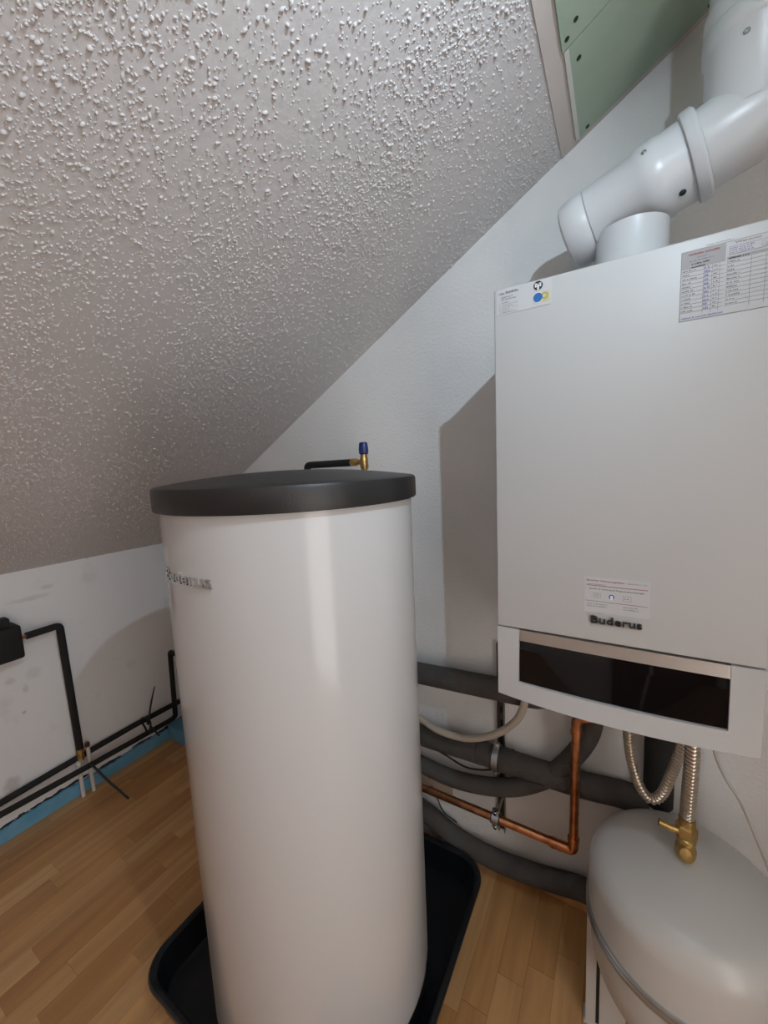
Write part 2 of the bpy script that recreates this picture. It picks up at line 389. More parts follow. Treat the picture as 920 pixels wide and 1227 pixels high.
# ================================================================== BOILER
boil = thing('gas_boiler', 'white wall-hung gas boiler with a black glass strip along its lower front', 'boiler', (BX+BW/2, 0, BZ))
YF = -BD; ZS = BZ+.1542
MB().box((BX+.003, YF+.024, BZ+.022), (BX+BW-.003, -.001, BZ+BH-.002), .004).build('casing', 'boiler', boil)
MB().box((BX, YF, ZS+.0012), (BX+BW, YF+.022, BZ+BH), .003, 3).build('front_door', 'boiler', boil)
def bulge(x, z):       # the lower panel bows outward, most at its bottom edge
    t = 2*(x-BX)/BW-1; s = min(1, max(0, (ZS-z)/(ZS-BZ))); return (1-t*t)*(.002+.020*s**1.2)
def curved(mb, x0, x1, z0, z1, dy, thick, nx=28, nz=6, fn=bulge):
    V = []; F = []
    for layer in (0, 1):
        for j in range(nz+1):
            for i in range(nx+1):
                x = x0+(x1-x0)*i/nx; z = z0+(z1-z0)*j/nz
                V.append((x, YF-fn(x, z)+dy+(thick if layer else 0), z))
    W = nx+1; H = nz+1; o = W*H
    for j in range(nz):
        for i in range(nx):
            a = j*W+i; F.append((a, a+1, a+W+1, a+W)); F.append((o+a+W, o+a+W+1, o+a+1, o+a))
    for i in range(nx): F.append((i+1, i, o+i, o+i+1)); a = nz*W+i; F.append((a, a+1, o+a+1, o+a))
    for j in range(nz): a = j*W; F.append((a, a+W, o+a+W, o+a)); a = j*W+nx; F.append((a+W, a, o+a, o+a+W))
    mb.add(V, F); return mb
GX0, GX1, GZ0, GZT, GZB = 1.812, 2.1545, .886, .977, 1.0005     # glass and steel strip
mbp = MB()
curved(mbp, BX, GX0, BZ, ZS-.0012, 0, .02, 6); curved(mbp, GX1, BX+BW, BZ, ZS-.0012, 0, .02, 6); curved(mbp, GX0, GX1, BZ, GZ0, 0, .02)
panel = mbp.build('control_panel', 'boiler', boil, 30)
curved(MB(), GX0+.0006, GX1-.0006, GZT+.0004, GZB, .0005, .015, fn=lambda x, z: bulge(x, z)*1.0).build('steel_strip', 'steel', panel, 30)
gl = MB(); curved(gl, GX0+.0006, GX1-.0006, GZ0+.0006, GZT-.0200, .004, .012, fn=lambda x, z: bulge(x, z)*.8)
curved(gl, GX0+.0006, GX1-.0006, GZT-.0202, GZT-.0004, .004, .012, nz=4, fn=lambda x, z: bulge(x, GZT-.02)*.8 - (z-GZT+.02)*.25)
tag(gl.build('display_glass', 'glass', panel, 20), 'glossy black glass strip')
bd = MB(); text_fit(bd, 'Buderus', 1.946, 2.0285, 1.0415, 1.0555, YF-.003, None, .002, .010)
tag(bd.build('badge', 'ink', boil, 20), 'raised black Buderus lettering')
MB().box((1.947, YF-.0016, 1.0385), (2.0275, YF, 1.0425), .0004).build('badge_rail', 'shade', boil)
# stickers: thin sheets with print on them
def quad(mb, x0, x1, z0, z1, y, m): mb.add([(x0, y, z0), (x1, y, z0), (x1, y, z1), (x0, y, z1)], [(0, 1, 2, 3)], m)
def disc(mb, x, z, r, y, m, n=28): mb.add([(x+r*math.cos(2*PI*k/n), y, z+r*math.sin(2*PI*k/n)) for k in range(n)], [tuple(range(n))], m)
def ring(mb, x, z, r0, r1, y, m, n=28):
    V = [(x+r*math.cos(2*PI*k/n), y, z+r*math.sin(2*PI*k/n)) for r in (r0, r1) for k in range(n)]
    mb.add(V, [(k, (k+1) % n, n+(k+1) % n, n+k) for k in range(n)], m)
def scribble(mb, x0, x1, z0, z1, y, m, seed):        # a line of print too small to read: word-length dashes of uneven height
    r = random.Random(seed); x = x0
    while x < x1-.001:
        wv = min(r.uniform(.0010, .0026), x1-x); k = r.uniform(.6, 1); quad(mb, x, x+wv, z0, z0+(z1-z0)*k, y, m)
        x += wv+(.0004 if r.random() < .75 else .0016)
y1, y2, y3 = YF-.0006, YF-.0009, YF-.0012
s1 = MB(); s1.box((1.7725, y1, 1.640), (1.8725, YF+.0005, 1.6865), 0, m='film')
scribble(s1, 1.777, 1.788, 1.6765, 1.6805, y2, 'inkg', 1); scribble(s1, 1.790, 1.814, 1.6770, 1.6815, y2, 'inkg', 2)
scribble(s1, 1.781, 1.803, 1.6700, 1.6722, y2, 'inkg', 3); scribble(s1, 1.781, 1.811, 1.6660, 1.6684, y2, 'inkg', 4)
for i in range(6):
    scribble(s1, 1.7775, 1.7805, 1.6605-i*.0036, 1.6620-i*.0036, y2, 'shade', 10+i); scribble(s1, 1.783, 1.797+.004*(i % 3), 1.6605-i*.0036, 1.6622-i*.0036, y2, 'inkg' if i in (0, 5) else 'shade', 20+i)
    if i % 2: scribble(s1, 1.803, 1.8135, 1.6605-i*.0036, 1.6620-i*.0036, y2, 'shade', 30+i)
quad(s1, 1.8475, 1.8685, 1.6478, 1.6640, y2, 'inky'); ring(s1, 1.8610, 1.6570, .0035, .0060, y3, 'shade')
disc(s1, 1.8495, 1.6768, .0082, y2, 'ink'); quad(s1, 1.8478, 1.8512, 1.6690, 1.6815, y3, 'prtw'); quad(s1, 1.8440, 1.8468, 1.6745, 1.6795, y3, 'prtw'); quad(s1, 1.8522, 1.8550, 1.6745, 1.6795, y3, 'prtw'); quad(s1, 1.8440, 1.8550, 1.6790, 1.6815, y3, 'prtw')
disc(s1, 1.8490, 1.6560, .0094, y2-.0001, 'prtw'); disc(s1, 1.8490, 1.6560, .0083, y3-.0001, 'inkb')
tag(s1.build('installer_sticker', 'film', boil, smooth=None), 'small sticker with a black emblem over a blue disc')
s2 = MB(); XA, XB, ZA, ZB = 2.0640, 2.1960, 1.5660, 1.6700
s2.box((XA, y1, ZA), (XB, YF+.0005, ZB), 0, m='sheet')
scribble(s2, 2.094, 2.128, 1.6722, 1.6736, YF-.0003, 'shade', 99)
quad(s2, XA+.001, 2.118, 1.6435, 1.6690, y2, 'shade')
scribble(s2, 2.073, 2.111, 1.6628, 1.6655, y3, 'inkr', 41); scribble(s2, 2.084, 2.097, 1.6580, 1.6594, y3, 'inkg', 42)
scribble(s2, 2.074, 2.106, 1.6535, 1.6552, y3, 'inkg', 43); scribble(s2, 2.077, 2.099, 1.6487, 1.6506, y3, 'ink', 44); scribble(s2, 2.077, 2.094, 1.6440, 1.6460, y3, 'ink', 45)
text_fit(s2, 'Wartung', 2.128, 2.158, 1.6640, 1.6680, y2, 'inkg', 0, .02)
quad(s2, 2.122, XB-.002, 1.6500, 1.6622, y2, 'shade'); quad(s2, 2.123, XB-.003, 1.6510, 1.6612, y3, 'sheet')
for i in range(3): scribble(s2, 2.124, 2.150, 1.6522+i*.003, 1.6542+i*.003, y3-.0002, 'inkv', 50+i); scribble(s2, 2.158, 2.188, 1.6522+i*.003, 1.6532+i*.003, y3-.0002, 'inkg', 60+i)
quad(s2, 2.120, XB-.001, 1.6435, 1.6480, y2, 'shade'); scribble(s2, 2.122, 2.145, 1.6445, 1.6468, y3, 'ink', 70)
for i in range(11):
    z = 1.6400-i*.0060
    quad(s2, XA+.0008, 2.117, z-.0018, z-.0013, y2, 'inkg'); quad(s2, 2.119, XB-.001, z-.0018, z-.0013, y2, 'inkg')
    scribble(s2, XA+.002, XA+.010+.012*random.Random(i).random(), z, z+.0020, y2, 'inkg', 80+i); scribble(s2, 2.1205, 2.129+.012*random.Random(i+30).random(), z, z+.0020, y2, 'inkg', 100+i)
    scribble(s2, 2.0935, 2.1005, z-.0008, z+.0030, y2, 'inkv', 120+i); scribble(s2, 2.1045, 2.110, z, z+.002, y2, 'inkg', 140+i)
for x in (2.0925, 2.1025, 2.1115, 2.1475, 2.1640, 2.180): quad(s2, x, x+.0004, 1.5730, 1.6430, y2, 'inkg')
for (a, b_, c, d) in ((XA, XB, ZA, ZA+.0005), (XA, XA+.0005, ZA, ZB), (XA, XB, ZB-.0005, ZB)): quad(s2, a, b_, c, d, y2, 'inkg')
scribble(s2, XA+.003, 2.118, 1.5685, 1.5712, y2, 'inkv', 160)
tag(s2.build('service_record', 'sheet', boil, smooth=None), 'grey tabular maintenance sheet with handwritten entries')
s3 = MB(); s3.box((1.9335, y1, 1.0620), (2.0395, YF+.0005, 1.1310), 0, m='film')
text_fit(s3, 'Becker Heizungsbau', 1.938, 1.999, 1.1215, 1.1262, y2, 'inkr', 0, .006); text_fit(s3, 'GmbH & Co. KG', 2.004, 2.034, 1.1225, 1.1252, y2, 'inkg')
quad(s3, 1.938, 2.035, 1.1140, 1.1150, y2, 'inkr'); scribble(s3, 1.938, 1.97, 1.1165, 1.1180, y2, 'shade', 201)
text_fit(s3, 'Sanitär & Heizung & Regenerative Energie', 1.942, 2.030, 1.1060, 1.1100, y2, 'inkg', 0, .012)
quad(s3, 1.9495, 1.9615, 1.0905, 1.1005, y2, 'shade'); quad(s3, 1.9503, 1.9607, 1.0912, 1.0998, y3, 'film'); ring(s3, 1.9555, 1.0955, .0018, .0028, y3-.0001, 'shade')
disc(s3, 1.9795, 1.0955, .0056, y2, 'prtw'); ring(s3, 1.9795, 1.0955, .0026, .0048, y3, 'inkb'); quad(s3, 1.9775, 1.9815, 1.0895, 1.0945, y3-.0001, 'prtw')
quad(s3, 1.9975, 2.0105, 1.0895, 1.0995, y2, 'shade'); quad(s3, 1.9983, 2.0097, 1.0902, 1.0988, y3, 'film'); scribble(s3, 2.000, 2.008, 1.0935, 1.0955, y3-.0001, 'inkg', 5)
quad(s3, 1.936, 2.036, 1.0835, 1.0842, y2, 'inkr')
for i in range(2): scribble(s3, 1.939, 1.972, 1.0775-i*.0045, 1.0798-i*.0045, y2, 'shade', 210+i); scribble(s3, 1.998, 2.022, 1.0775-i*.0045, 1.0798-i*.0045, y2, 'shade', 220+i)
tag(s3.build('company_sticker', 'film', boil, smooth=None), 'pale sticker with a red heading above the badge')

# ================================================================== FLUE
FX, FY = 1.997, -.178
flue = thing('flue_pipe', 'white metal flue pipe on top of the boiler, bending up to the ceiling', 'flue pipe', (FX, FY, BZ+BH))
ZT = 1.862                                                   # axis height of the cross pipe
MB().lathe([(.060, -.002), (.0655, 0), (.0655, .050), (.0632, .055), (.0632, .112), (.060, .112)], (FX, FY, BZ+BH), (0, 0, 1), 64).build('collar', 'duct', flue)
ax = Vector((.951, -.168, .259)).normalized(); ctr = Vector((FX, FY, ZT))
RT = .0665
MB().lathe([(0, -.125), (.052, -.125), (.062, -.120), (RT, -.108), (RT, -.078), (RT-.0015, -.076), (RT-.0015, -.073), (RT+.0005, -.071), (RT+.0005, .015), (RT+.004, .02), (RT+.004, .055), (RT+.0015, .058), (RT+.0015, .095), (RT, .097)], ctr, ax, 64).build('tee', 'duct', flue)
MB().lathe([(RT-.002, .090), (RT+.0075, .092), (RT+.0095, .097), (RT+.0095, .108), (RT+.006, .112), (RT-.002, .112)], ctr, ax, 64).build('coupling_ring', 'duct', flue)
MB().lathe([(RT-.004, .111), (RT-.0005, .1118), (RT-.0005, .1125)], ctr, ax, 64).build('seal', 'seal', flue)
ec = ctr+ax*.177
MB().lathe([(RT-.002, .112), (RT-.001, .113), (RT-.001, .235), (RT-.012, .25), (0, .255)], ctr, ax, 64).build('elbow', 'duct', flue)
rp = []
ztop_pipe = cz(ec.x)+.02 - ec.z
for r, h in [(RT, 0), (RT, .112), (RT+.0015, .114), (RT+.0045, .120), (RT+.0045, .142), (RT+.002, .146), (RT+.0005, .1465), (RT+.0005, .150), (RT+.0035, .154), (RT+.0035, .175), (RT-.001, .18), (RT-.003, .181), (RT-.003, ztop_pipe)]: rp.append((r, h))
MB().lathe(rp, ec, (0, 0, 1), 64).build('riser', 'duct', flue)
def flscrew(p, nrm, m='zinc', r=.0045):
    MB().lathe([(0, -.002), (r, -.002), (r, .001), (r*.7, .0028), (r*.25, .003), (0, .0018)], p, nrm, 14).build('screw', m, flue)
perp = Vector((ax.y, -ax.x, 0)).normalized()
if perp.y > 0: perp = -perp
upv = ax.cross(perp); upv = upv if upv.z > 0 else -upv
flscrew(ctr+ax*.035+(perp*.92+upv*.39).normalized()*(RT+.004), (perp*.92+upv*.39).normalized())
flscrew(ctr+ax*.070+(perp*.45-upv*.89).normalized()*(RT+.0015), (perp*.45-upv*.89).normalized(), 'seal', .0055)
dvec = Vector((-.35, -.94, 0)).normalized()
flscrew(ec+dvec*RT+Vector((0, 0, .095)), dvec)

# ================================================================== TANK and TRAY
tray = None
def rrect(x0, x1, y0, y1, r, z, n=8):
    out = []
    for (cx, cy, a0) in ((x1-r, y1-r, 0), (x0+r, y1-r, PI/2), (x0+r, y0+r, PI), (x1-r, y0+r, 1.5*PI)):
        for k in range(n+1):
            a = a0+PI/2*k/n; out.append((cx+r*math.cos(a), cy+r*math.sin(a), z))
    return out
tm = MB(); loops = []
TX0, TX1, TY0, TY1 = .944, 1.655, -.785, -.082
for ins, z, r in [(.03, .001, .06), (.022, .004, .065), (.008, .080, .075), (0, .084, .08), (0, .090, .08), (.004, .0935, .078), (.012, .0935, .072), (.018, .089, .068), (.028, .022, .06), (.034, .014, .056), (.046, .011, .05)]:
    loops.append(rrect(TX0+ins, TX1-ins, TY0+ins, TY1-ins, r, z))
V = [p for l in loops for p in l]; n = len(loops[0]); F = []
for j in range(len(loops)-1):
    for k in range(n): F.append((j*n+k, j*n+(k+1) % n, (j+1)*n+(k+1) % n, (j+1)*n+k))
F.append(tuple(range(n))[::-1]); F.append(tuple((len(loops)-1)*n+k for k in range(n)))
tray = tag(tm.add(V, F).build('drip_tray', 'tray', smooth=35, origin=((TX0+TX1)/2, (TY0+TY1)/2, 0)), 'shallow black plastic tray on the wood floor under the white tank', 'tray')
tank = thing('hot_water_tank', 'tall white cylindrical hot water tank with a black lid standing in the black tray', 'water tank', (TX, TY, .0112))
ZL = 1.3344
MB().lathe([(0, .0115), (TR-.012, .0115), (TR-.006, .016), (TR-.006, .098), (TR-.012, .102), (0, .102)], (TX, TY, 0), n=96).build('base_ring', 'black', tank)
MB().lathe([(0, .100), (TR-.006, .100), (TR-.001, .103), (TR, .108), (TR, ZL-.02), (TR-.01, ZL-.015), (0, ZL-.015)], (TX, TY, 0), n=128).build('body', 'tank', tank)
prof = [(TR+.002, ZL-.046), (TR+.0105, ZL-.046), (TR+.0115, ZL-.043), (TR+.0115, ZL-.006), (TR+.009, ZL-.001), (TR+.004, ZL+.001)]
for k in range(1, 15):
    r = (TR+.004)*(1-k/14); prof.append((r, ZL+.001+.022*(1-(r/(TR+.004))**2)))
MB().lathe(prof, (TX, TY, 0), n=128).build('lid', 'lidm', tank, 32)
bg = MB()
def wrap(x, y, z):       # lay the badge on the tank's round front
    a = (x-1.318)/TR; rad = TR+.0012+(-y)
    return (TX-.014+0*a+rad*math.sin(a)+0, TY-rad*math.cos(a), z)
def wrap2(x, y, z):
    a0 = -.052; a = a0+(x-1.318)/TR; rad = TR-y
    return (TX+rad*math.sin(a), TY-rad*math.cos(a), z)
text_fit(bg, 'Buderus', 1.243, 1.388, 1.163, 1.1845, 0.0, None, .0035, .006, fn=wrap2)
nb = 24; V = []
for i in range(nb+1):
    x = 1.243+.146*i/nb
    V += [wrap2(x, -.004, 1.1600), wrap2(x, -.004, 1.1635), wrap2(x, .001, 1.1635), wrap2(x, .001, 1.1600)]
F = [(i*4+k, i*4+(k+1) % 4, i*4+4+(k+1) % 4, i*4+4+k) for i in range(nb) for k in range(4)]+[(0, 1, 2, 3), (nb*4+3, nb*4+2, nb*4+1, nb*4)]
bg.add(V, F)
tag(bg.build('badge', 'chrome', tank, 20), 'chrome Buderus lettering')

# ================================================================== EXPANSION VESSEL
ZB_ = .338; HD = .186
ves = thing('expansion_vessel', 'white dome-topped expansion vessel with a metal band standing below the boiler', 'vessel', (VX, VY, 0))
def dome(rv, h, z0, sgn=1, nn=18, p=3.0):
    out = []
    for k in range(nn+1):
        a = PI/2*k/nn; out.append((rv*max(0, math.cos(a))**(2/p) if k < nn else 0, z0+sgn*h*math.sin(a)**(2/p)))
    return out
head = [(VR, ZB_+.006), (VR, ZB_+.055)] + [(VR-.06+.06*math.cos(a), ZB_+.055+.006+.06*math.sin(a)*1.0+.034) for a in [math.radians(66)*k/9 for k in range(10)]]
hr, hz = head[-1]; RC = hr/math.cos(math.radians(66))
head += [(hr*(1-k/10), hz + RC*(math.sqrt(1-(hr*(1-k/10)/RC)**2)-math.sin(math.radians(66)))) for k in range(1, 11)]
HD = head[-1][1]-(ZB_+.006)
MB().lathe(head, (VX, VY, 0), n=96).build('upper_shell', 'vessel', ves, 60)
MB().lathe(dome(VR*.985, .20, ZB_-.006, -1), (VX, VY, 0), n=96).build('lower_shell', 'vessel', ves, 60)
MB().lathe([(VR-.004, ZB_-.013), (VR+.003, ZB_-.012), (VR+.0055, ZB_-.008), (VR+.0045, ZB_-.003), (VR+.0025, ZB_), (VR+.0045, ZB_+.003), (VR+.0055, ZB_+.008), (VR+.003, ZB_+.012), (VR-.004, ZB_+.013)], (VX, VY, 0), n=96).build('clamp_band', 'zinc', ves)
for k, ang in enumerate((PI*1.02, PI*1.02+2*PI/3, PI*1.02-2*PI/3)):
    er = Vector((math.cos(ang), math.sin(ang), 0)); et = Vector((-er.y, er.x, 0)); lg = MB(); c = Vector((VX, VY, 0))
    def bar(r0, r1, t0, t1, z0, z1):
        P = [c+er*r+et*t+Vector((0, 0, z)) for z in (z0, z1) for (r, t) in ((r0, t0), (r1, t0), (r1, t1), (r0, t1))]
        lg.add(P, [(0, 1, 2, 3), (7, 6, 5, 4), (0, 4, 5, 1), (1, 5, 6, 2), (2, 6, 7, 3), (3, 7, 4, 0)])
    bar(VR-.019, VR+.002, -.016, .016, .003, ZB_-.045); bar(VR-.080, VR-.0265, -.016, .016, .003, ZB_-.09); bar(VR-.080, VR+.006, -.018, .018, 0, .003)
    o = lg.build('leg', 'vessel', ves, None)
    lg = MB(); bar(VR-.0265, VR-.019, -.010, .010, .003, ZB_-.05); lg.build('slot_shade', 'seal', o, None)  # black bar stands in for the shade between the leg flanges
sv = thing('shutoff_valve', 'brass cap valve with a side lever on top of the white vessel', 'valve', (VX, VY, ZB_+.006+HD))
ZV = ZB_+.006+HD
MB().lathe([(0, -.004), (.013, -.004), (.0165, .002), (.0185, .012), (.0185, .022), (.0155, .030), (.0155, .036), (.0175, .039), (.0175, .046), (.012, .050), (0, .050)], (VX, VY, ZV), n=20).build('valve_body', 'brass', sv, 30)
MB().lathe([(0, .048), (.0165, .048), (.019, .051), (.019, .072), (.0165, .075), (0, .075)], (VX, VY, ZV), n=6).build('hex_nut', 'brass', sv, 25)
MB().lathe([(0, .0), (.0145, .0), (.016, .003), (.0155, .012), (.010, .017), (0, .018)], (VX-.001, VY-.010, ZV+.018), (-.1, -.8, .45), 16).build('side_cap', 'brass', sv, 30)
MB().lathe([(0, .072), (.0135, .072), (.015, .076), (.0145, .090), (0, .090)], (VX, VY, ZV), n=24).build('union', 'brass', sv, 30)
lv = MB().tube([(VX-.010, VY-.004, ZV+.058), (VX-.030, VY-.006, ZV+.060), (VX-.048, VY-.006, ZV+.063)], [.0075, .0072, .0078], 12); lv.build('lever', 'brass', sv, 40)

# hoses
def corrugate(path, r, pitch=.0076, n=18):
    P = resample(spline(path, 14), pitch/4); return MB().tube(P, [r*(1, 1, .80, .74)[i % 4] for i in range(len(P))], n)
h1 = thing('corrugated_hose', 'U-shaped corrugated steel hose hanging under the boiler', 'hose', (2.03, -.2, .87), 'corrugated steel hoses')
corrugate([(2.012, -.20, .868), (2.014, -.20, .79), (2.018, -.20, .72), (2.026, -.20, .665), (2.042, -.205, .617), (2.062, -.205, .595), (2.082, -.205, .615), (2.098, -.20, .665), (2.112, -.195, .72), (2.125, -.19, .80), (2.130, -.19, .868)], .0108).build('hose_body', 'inox', h1, 30)
MB().lathe([(0, 0), (.0125, 0), (.0125, .016), (0, .016)], (2.012, -.20, .858), n=6).build('nut', 'zinc', h1, 20)
MB().lathe([(0, 0), (.0125, 0), (.0125, .016), (0, .016)], (2.130, -.19, .858), n=6).build('nut', 'zinc', h1, 20)
h2 = thing('corrugated_hose', 'straight corrugated steel hose dropping from the boiler to the brass valve', 'hose', (VX, VY, ZV+.085), 'corrugated steel hoses')
corrugate([(VX, VY, ZV+.086), (VX+.001, VY, .66), (VX+.003, VY+.002, .73), (VX+.004, VY+.01, .80), (VX+.004, VY+.02, .868)], .0138).build('hose_body', 'inox', h2, 30)
MB().lathe([(0, 0), (.0165, 0), (.0165, .016), (0, .016)], (VX+.004, VY+.02, .858), n=6).build('nut', 'zinc', h2, 20)
del h1['group'], h2['group']

# ================================================================== PIPES on the back wall
def single(name, mb, m, label, cat, org=None, smooth=50, group=None):
    return tag(mb.build(name, m, smooth=smooth, origin=org), label, cat, group)
A = thing('insulated_pipe', 'thick grey foam-wrapped pipe, uppermost on the back wall beside the tank', 'pipe', (1.4, -.05, .665))
MB().tube(fillet([(.95, -.054, .641), (1.42, -.054, .660), (1.83, -.054, .681), (1.86, -.054, .78), (1.86, -.054, .872)], .06), .034, 24).build('foam_sleeve', 'foam', A)
B = thing('insulated_pipe', 'thick grey foam-wrapped pipe with black marker letters on its sleeve', 'pipe', (1.42, -.055, .44))
YBP = -.055; ZBP = .4465
pB = [(.95, -.055, .43), (1.42, -.055, .437), (1.66, -.055, .446), (1.80, -.055, .447), (1.92, -.050, .449), (2.00, -.037, .448), (2.072, -.036, .449)]
MB().tube(spline(pB, 6), .034, 24).build('foam_sleeve', 'foam', B)
for x, r in ((1.612, .0355), (1.632, .0362), (1.708, .0358), (1.722, .0365)):
    MB().tube([(x-.007, YBP, ZBP), (x+.007, YBP, ZBP)], r, 24).build('joint_collar', 'foam', B)
mk = MB()
def wrapB(x, y, z):
    a = (z-ZBP)/.034; return (x, YBP-.0345*math.cos(a-.1)-.0003, ZBP+.0345*math.sin(a-.1))
for ch, x0 in (('H', 1.728), ('S', 1.749), ('V', 1.787), ('L', 1.808)):
    mk = MB(); text_fit(mk, ch, x0, x0+.016, ZBP-.014, ZBP+.012, 0, None, 0, -.01, fn=wrapB); tag(mk.build('marker_letter', 'ink', B, None), 'hand-marked black letter ' + ch)
MB().tube(spline([(1.15, -.055, .40), (1.30, -.055, .345), (1.440, -.055, .322), (1.535, -.055, .317), (1.632, -.055, .332), (1.722, -.055, .363), (1.794, -.055, .410), (1.850, -.055, .464), (1.898, -.055, .536), (1.927, -.055, .596), (1.940, -.055, .65), (1.944, -.055, .74), (1.944, -.055, .871)], 8), .0262, 24).build('branch_sleeve', 'foam', B)
D = thing('insulated_pipe', 'grey foam-wrapped pipe, lowest one, running just above the floor to the vessel', 'pipe', (1.6, -.05, .08))
MB().tube(spline([(1.05, -.042, .165), (1.25, -.042, .165), (1.35, -.044, .155), (1.45, -.046, .128), (1.535, -.046, .092), (1.635, -.045, .076), (1.73, -.045, .079), (1.83, -.045, .094), (1.92, -.045, .112), (1.985, -.045, .10), (2.02, -.045, .05), (2.028, -.045, .0)], 8), .0305, 24).build('foam_sleeve', 'foam', D)
bp = thing('insulated_pipe', 'black foam-wrapped pipe dropping from the boiler behind the steel hoses', 'pipe', (2.09, -.05, .47))
MB().tube([(2.090, -.045, .872), (2.091, -.040, .464)], .033, 24).build('foam_sleeve', 'foamblack', bp)
# copper
cp = thing('copper_pipe', 'bare copper pipe rising from the back wall run up to the boiler', 'pipe', (1.9, -.06, .24))
zc = .286; rc = .0115; YC = -.105; XC = 1.905
MB().tube([(1.05, YC, zc), (1.875, YC, zc)], rc, 20).build('horizontal_run', 'copper', cp)
MB().tube([(1.9015, YC, zc+.025), (XC, YC, .652)], rc, 20).build('riser', 'copper', cp)
def elbow(p, nm='elbow'): MB().tube(fillet(p, .02, 8), .0135, 20).build(nm, 'copper', cp)
elbow([(1.866, YC, zc), (1.9015, YC, zc), (1.9015, YC, zc+.034)]); elbow([(XC, YC, .640), (XC, YC, .676), (1.938, YC, .689)])
MB().tube(fillet([(1.930, YC, .686), (1.985, YC, .715), (1.99, YC, .75), (1.99, YC, .872)], .02), rc, 20).build('upper_bend', 'copper', cp)
for a, b_ in (((1.846, YC, zc), (1.856, YC, zc)), ((1.866, YC, zc), (1.872, YC, zc)), ((1.9015, YC, zc+.030), (1.9015, YC, zc+.040)), ((XC, YC, .632), (XC, YC, .642))):
    MB().tube([a, b_], .0150, 20).build('press_bead', 'copper', cp)
MB().tube([(1.840, YC, zc), (1.868, YC, zc)], .0135, 20).build('press_sleeve', 'copper', cp)
# rail with clamps
rl = thing('mounting_rail', 'dark slotted metal rail on the back wall holding the pipe clamps', 'rail', (1.684, 0, .38))
rm = MB(); rm.box((1.674, -.004, .155), (1.694, 0, .80), .0006); rm.box((1.674, -.018, .155), (1.676, 0, .80), .0004); rm.box((1.692, -.018, .155), (1.694, 0, .80), .0004)
rm.build('channel', 'rail', rl, 30)
for z in (.30, .345, .52, .565, .61, .655, .70): MB().box((1.681, -.0055, z), (1.687, -.0035, z+.022), .0005).build('slot', 'seal', rl, 30)
def clamp(x, y, z, r, wd):
    cm = MB(); n = 28
    cm.lathe([(r, -wd), (r+.0026, -wd), (r+.0026, wd), (r, wd), (r, -wd)], (x, y, z), (1, 0, 0), n)
    for s in (-1, 1): cm.box((x-wd, y-.006, z+s*(r+.001)-(.012 if s < 0 else 0)), (x+wd, y+.006, z+s*(r+.001)+(.012 if s > 0 else 0)), .001)
    o = cm.build('pipe_clamp', 'zinc', rl, 30)
    for s in (-1, 1): MB().lathe([(0, 0), (.0055, 0), (.0055, .006), (.004, .008), (0, .008)], (x, y-.005, z+s*(r+.008)), (0, -1, 0), 10).build('clamp_screw', 'chrome', o, 30)
    rb = MB(); rb.lathe([(r-.0035, -wd-.003), (r+.0004, -wd-.003), (r+.0004, wd+.003), (r-.0035, wd+.003), (r-.0035, -wd-.003)], (x, y, z), (1, 0, 0), n); rb.build('rubber_liner', 'black', o, 30)
clamp(1.682, -.055, .446, .0365, .009); clamp(1.690, YC, zc, .0155, .010)
MB().tube([(1.688, -.002, zc), (1.690, YC+.016, zc)], .004, 10).build('threaded_rod', 'zinc', rl)
# small things there
single('condensate_hose', MB().tube(spline([(1.79, -.10, .872), (1.785, -.10, .75), (1.765, -.10, .65), (1.731, -.10, .595), (1.681, -.10, .551), (1.611, -.098, .515), (1.542, -.095, .503), (1.48, -.09, .507), (1.38, -.07, .53), (1.2, -.04, .58)], 8), .0105, 16), 'beige', 'beige plastic hose looping down from under the boiler over the grey pipe', 'hose', (1.7, -.1, .56))
single('cable', MB().tube(spline([(1.25, -.035, .385), (1.42, -.035, .388), (1.494, -.035, .377), (1.567, -.035, .358), (1.623, -.035, .367), (1.672, -.03, .385)], 8), .0028, 8), 'dark', 'thin dark cable sagging between two grey pipes', 'cable', (1.55, -.035, .36))
single('wire', MB().tube(spline([(1.445, -.03, .232), (1.462, -.025, .188), (1.483, -.022, .143), (1.53, -.018, .118)], 8), .0022, 8), 'dark', 'short thin wire hanging below the copper pipe next to the tank', 'wire', (1.48, -.03, .15))
single('cable', MB().tube(spline([(2.176, -.13, .872), (2.177, -.13, .76), (2.181, -.13, .70), (2.200, -.13, .648), (2.229, -.13, .598), (2.259, -.13, .522), (2.284, -.13, .452), (2.31, -.12, .36), (2.34, -.10, .2), (2.36, -.08, .004)], 8), .0035, 10), 'cablew', 'thin white cable hanging from the right end of the boiler past the vessel', 'cable', (2.2, -.13, .6))
wp = thing('wall_plate', 'small pale plate with two dark screws on the wall above the copper pipe', 'plate', (1.45, 0, .24))
MB().box((1.38, -.009, .205), (1.512, 0, .272), .0015).build('plate_face', 'plate', wp)
for x in (1.425, 1.492): MB().lathe([(0, 0), (.0035, 0), (.002, .0015), (0, .001)], (x, -.009, .240), (0, -1, 0), 10).build('screw', 'seal', wp)

